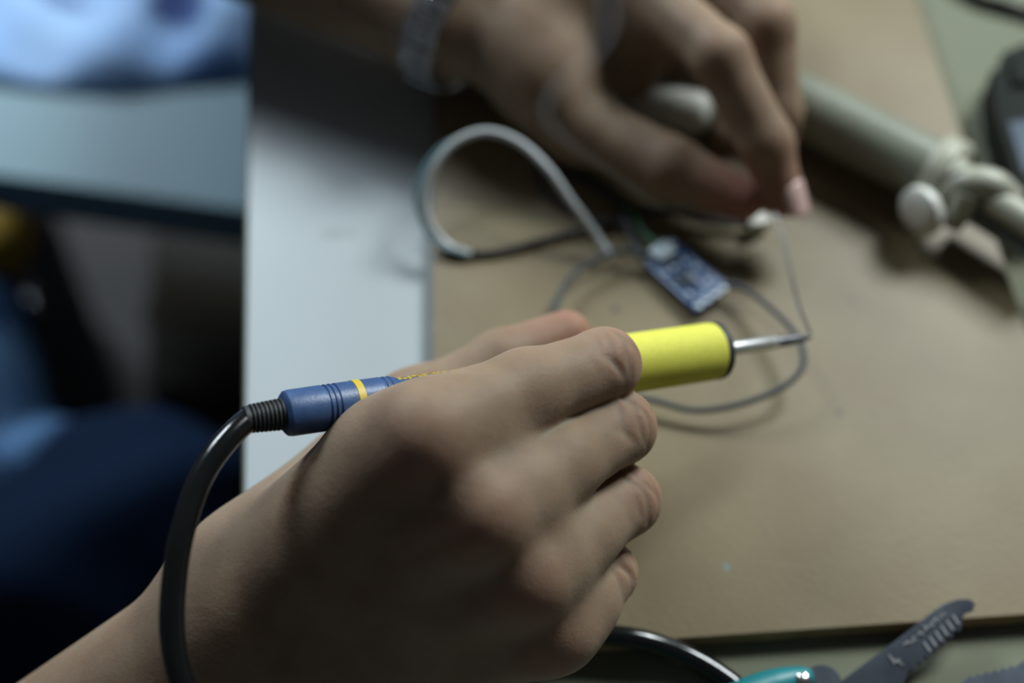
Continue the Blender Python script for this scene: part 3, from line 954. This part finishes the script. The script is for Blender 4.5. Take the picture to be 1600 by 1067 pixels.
# ------------------------------------------------------------------ wire stripper at the lower right
M['tool'] = mat('tool_steel', (0.06, 0.07, 0.085), 0.8, 0.0, spec=0.15, var=0.25, scale=120)
M['tool_mark'] = mat('tool_mark', (0.30, 0.31, 0.31), 0.6)
M['teal'] = mat('teal_grip', (0.01, 0.20, 0.22), 0.45)
ws = empty('wire_stripper', Z(1400, 1060, TZ), 'wire stripper with grey steel jaws and teal grip at the lower right', 'pliers')
def zj(x, y):                               # the jaw leans on the edge of the board
    return -4.0 + 11.0 * (1085 - y) / 145.0
up_e = [(1268, 1100), (1320, 1062), (1400, 1003), (1464, 953), (1482, 942), (1500, 936), (1517, 936), (1525, 944), (1520, 955), (1508, 959), (1505, 967), (1503, 980)]
lo_e = []
A_ = np.array([1502, 984.0]); B_ = np.array([1420, 1056.0])
nn = np.array([-0.6, -0.8]) * 5
for i in range(7):
    f = i / 7.0
    p0 = A_ + (B_ - A_) * f; p1 = A_ + (B_ - A_) * (f + 0.075); p2 = A_ + (B_ - A_) * (f + 0.11)
    lo_e += [tuple(p0), tuple(p1), tuple(p1 + nn), tuple(p2 + nn)]
lo_e += [(1416, 1062), (1385, 1110)]
pts = [Z(x, y, zj(x, y)) for x, y in up_e + lo_e]
jn = nrm(np.cross(pts[3] - pts[0], pts[-1] - pts[0]))
if jn[2] < 0: jn = -jn
j1 = plate(pts, jn, -3.0, 0.45).obj('jaw', M['tool'], ws)
pm = MB()
def mark(x, y, a, b, ang):
    c = Z(x, y, zj(x, y) + 0.12); e = nrm(Z(x + 10 * math.cos(ang), y + 10 * math.sin(ang), zj(x, y)) - Z(x, y, zj(x, y)))
    e = nrm(e - jn * (e @ jn)); rbox(c, e, np.cross(jn, e), jn, a, b, 0.12, 0, pm)
for i in range(7):
    x, y = 1418 + i * 9.2, 1006 - i * 7.6
    for k in range(3):
        mark(x + random.uniform(-4, 4), y + random.uniform(-4, 4), 0.8, 0.16, random.choice([0.5, 1.3, -0.7, 2.2]))
for i in range(6):
    x, y = 1448 + i * 9, 1010 - i * 8.5
    mark(x, y, 1.5, 0.3, 0.9); mark(x + 3, y + 3, 1.1, 0.2, 0.9)
for (dx, dy, an) in ((0, 0, .5), (5, 3, -.6), (9, 5, .5), (-4, -2, .9)):
    mark(1396 + dx, 1030 + dy, 1.2, 0.2, an)
pm.obj('engraved_marks', M['tool_mark'], j1, smooth=False)
ol = [(1470, 1110), (1488, 1078)]
for i in range(11):
    x = 1508 + i * 13; y = 1062 - i * 3.2 - (6 if i > 6 else 0)
    ol += [(x, y), (x + 7, y - 7)]
ol += [(1660, 1020), (1680, 1110), (1560, 1150), (1340, 1150), (1288, 1108), (1330, 1092), (1420, 1118)]
plate([Z(x, y, TZ + 3.4) for x, y in ol], (0, 0, -1), 3.0, 0.2).obj('jaw', M['tool'], ws)
pv0 = Z(1287, 1064, -3)
lathe(pv0 - np.array([0, 0, 4]), pv0 + np.array([0, 0, 2]), [(0, 5.3), (3.4, 5.3), (4, 4.8)], 32).obj('pivot', M['tool'], ws)
hp = spline([Z(1268, 1056, -3), Z(1225, 1066, -2.6), Z(1160, 1090, -2), Z(1060, 1150, -1), Z(960, 1230, -1)], 10)
tube(hp, np.interp(np.linspace(0, 1, len(hp)), [0, .05, .3, 1], [2.0, 3.0, 4.6, 6.0]), 16).obj('grip', M['teal'], ws)
hp = spline([Z(1330, 1100, -2.5), Z(1310, 1180, -1.5), Z(1260, 1260, -1), Z(1180, 1350, -1)], 10)
tube(hp, np.interp(np.linspace(0, 1, len(hp)), [0, .05, .3, 1], [3.0, 4.0, 5.0, 6.0]), 16).obj('grip', M['teal'], ws)
lathe(Z(1253, 1064, -0.5), Z(1253, 1064, 4), [(0, 2.6), (1.2, 2.4), (2, 1.4), (2.3, .5)], 24).obj('rivet', M['solder'], ws)

# ------------------------------------------------------------------ below the table on the left: bench, cloth, bag, box
BZ = -170.0
M['bench'] = mat('bench_grey', (0.12, 0.215, 0.255), 0.55, var=0.1, scale=8)
bp = [Z(-260, 238, BZ), Z(620, 362, BZ), Z(560, -330, BZ), Z(-260, -330, BZ)]
bench = empty('bench', np.array([(bp[0][0] + bp[1][0]) / 2, (bp[0][1] + bp[2][1]) / 2, FZ]), 'grey flat topped bench standing beside the table', 'bench')
plate(bp, (0, 0, -1), 30, 3).obj('seat', M['bench'], bench)
bc = sum(bp) / 4
for p in bp:
    q = p + (bc - p) * 0.16
    rbox((q[0], q[1], (BZ - 30 + FZ) / 2), (1, 0, 0), (0, 1, 0), (0, 0, 1), 15, 15, (BZ - 30 - FZ) / 2, 2).obj('leg', M['table_leg'], bench)

def cloth_material():
    m = mat('blue_white_cloth', (0.24, 0.44, 0.85), 0.9, scale=7, col2=(0.36, 0.54, 0.80), bump=0.2, bscale=700, sheen=0.2)
    return m
M['cloth'] = cloth_material()
nx, ny = 44, 26
v, f = [], []
for j in range(ny):
    for i in range(nx):
        a, b = i / (nx - 1), j / (ny - 1)
        base = Z(-240 + 760 * a, 138 - 420 * b - 10 * math.sin(a * 9), BZ)
        ed2 = min(1, min(a, 1 - a, b, 1 - b) * 7)
        hgt = 3 + ed2 ** .5 * (16 + 9 * math.sin(a * 13 + 3 * b) * math.sin(b * 7 + a * 4) + 5 * math.sin(a * 27 - b * 9))
        v.append(base + np.array([0, 0, hgt]))
n0 = len(v)
for j in range(ny):
    for i in range(nx):
        q = v[j * nx + i].copy(); q[2] = BZ + 0.5; v.append(q)
for j in range(ny - 1):
    for i in range(nx - 1):
        a = j * nx + i
        f.append([a, a + 1, a + nx + 1, a + nx]); f.append([n0 + a, n0 + a + nx, n0 + a + nx + 1, n0 + a + 1])
rim = list(range(nx)) + [j * nx + nx - 1 for j in range(1, ny)] + [(ny - 1) * nx + i for i in range(nx - 2, -1, -1)] + [j * nx for j in range(ny - 2, 0, -1)]
for k in range(len(rim)):
    a, b = rim[k], rim[(k + 1) % len(rim)]; f.append([a, b, n0 + b, n0 + a])
cl = obj('folded_cloth', v, f, M['cloth'])
tag(cl, 'pale blue cloth with dark blue patches lying on the grey bench', 'cloth')
sp = []
for (px, py, rx, ry, c, a) in [(275, 5, 22, 22, (0.008, 0.03, 0.16), .97), (300, 25, 14, 14, (0.02, 0.06, 0.22), .8), (95, -8, 20, 10, (0.05, 0.11, 0.28), .8), (330, 95, 24, 18, (0.06, 0.15, 0.40), .8), (20, 110, 20, 12, (0.12, 0.22, 0.5), .6)]:
    x, y = loc_of(cl, Z(px, py, BZ + 18)); sp.append((x, y, rx * MM, ry * MM, c, a))
spotted(M['cloth'], sp)

M['bag'] = mat('bag_fabric', (0.045, 0.055, 0.08), 0.8, var=0.3, scale=60)
M['bag_yellow'] = mat('bag_yellow', (0.42, 0.26, 0.02), 0.7, var=0.2, scale=60)
M['bag_highlight'] = mat('bag_highlight', (0.35, 0.40, 0.46), 0.4, 0.3)
bgc = Z(-75, 420, -420)
bag = empty('backpack', (bgc[0], bgc[1], FZ), 'dark grey bag with a yellow top at the left edge below the bench', 'bag')
rbox((bgc[0], bgc[1], (-420 + FZ) / 2), (1, 0, 0), (0, 1, 0), (0, 0, 1), 62, 70, (-420 - FZ) / 2, 28, seg=5).obj('body', M['bag'], bag)
yc = Z(-78, 350, -405)
rbox(yc, (1, 0, 0), (0, 1, 0), (0, 0, 1), 60, 40, 26, 22, seg=5).obj('flap', M['bag_yellow'], bag)
tube([Z(44, 440, -425), Z(46, 510, -425)], 4, 10).obj('zip', M['bag_highlight'], bag)  # added pale strip, imitates a bright vertical highlight on the bag

M['box'] = mat('cardboard', (0.05, 0.045, 0.035), 0.85, var=0.2, scale=12)
bx = [Z(238, 345, -480), Z(640, 385, -480), Z(640, 640, -480), Z(226, 600, -480)]
cb = empty('cardboard_box', sum(bx) / 4 + np.array([0, 0, FZ + 480]), 'brown cardboard box on the floor under the table edge', 'box')
plate(bx, (0, 0, -1), -480 - FZ, 2).obj('carton', M['box'], cb)
m0, m1 = (bx[0] + bx[3]) / 2, (bx[1] + bx[2]) / 2
mx_ = nrm(m1 - m0)
rbox((m0 + m1) / 2 + np.array([0, 0, .3]), mx_, np.cross((0, 0, 1), mx_), (0, 0, 1), np.linalg.norm(m1 - m0) / 2, 24, .4).obj('tape', mat('packing_tape', (0.06, 0.05, 0.035), .8, spec=0.1), cb, smooth=False)

# ------------------------------------------------------------------ smoke from the solder joint
def smoke_mat():
    m = bpy.data.materials.new('smoke'); m.use_nodes = True
    nt = m.node_tree
    for n in list(nt.nodes):
        if n.type != 'OUTPUT_MATERIAL': nt.nodes.remove(n)
    o = nt.nodes['Material Output']
    v = nt.nodes.new('ShaderNodeVolumePrincipled')
    v.inputs['Color'].default_value = (0.98, 0.98, 1.0, 1)
    v.inputs['Density'].default_value = 4.0
    nt.links.new(v.outputs[0], o.inputs['Volume'])
    return m
M['smoke'] = smoke_mat()
def smoke(pts, rr, label):
    p = spline([W(*q) for q in pts], 8)
    o = tube(p, np.interp(np.linspace(0, 1, len(p)), np.linspace(0, 1, len(rr)), rr), 12).obj('smoke_wisp', M['smoke'])
    tag(o, label, 'smoke', None, 'stuff')
smoke([(715, 545, 430), (690, 505, 425), (650, 520, 418), (622, 480, 414), (606, 425, 412), (625, 365, 412), (668, 330, 415)], [1, 2.2, 3, 3, 2.6, 2.2, 1.2], 'faint curl of smoke over the left edge of the board')
smoke([(1000, 300, 440), (870, 205, 430), (860, 150, 425), (930, 80, 420), (950, 30, 415), (945, -30, 410)], [1, 3, 4, 4.5, 5.5, 5], 'faint wisp of smoke rising in front of the far hand')
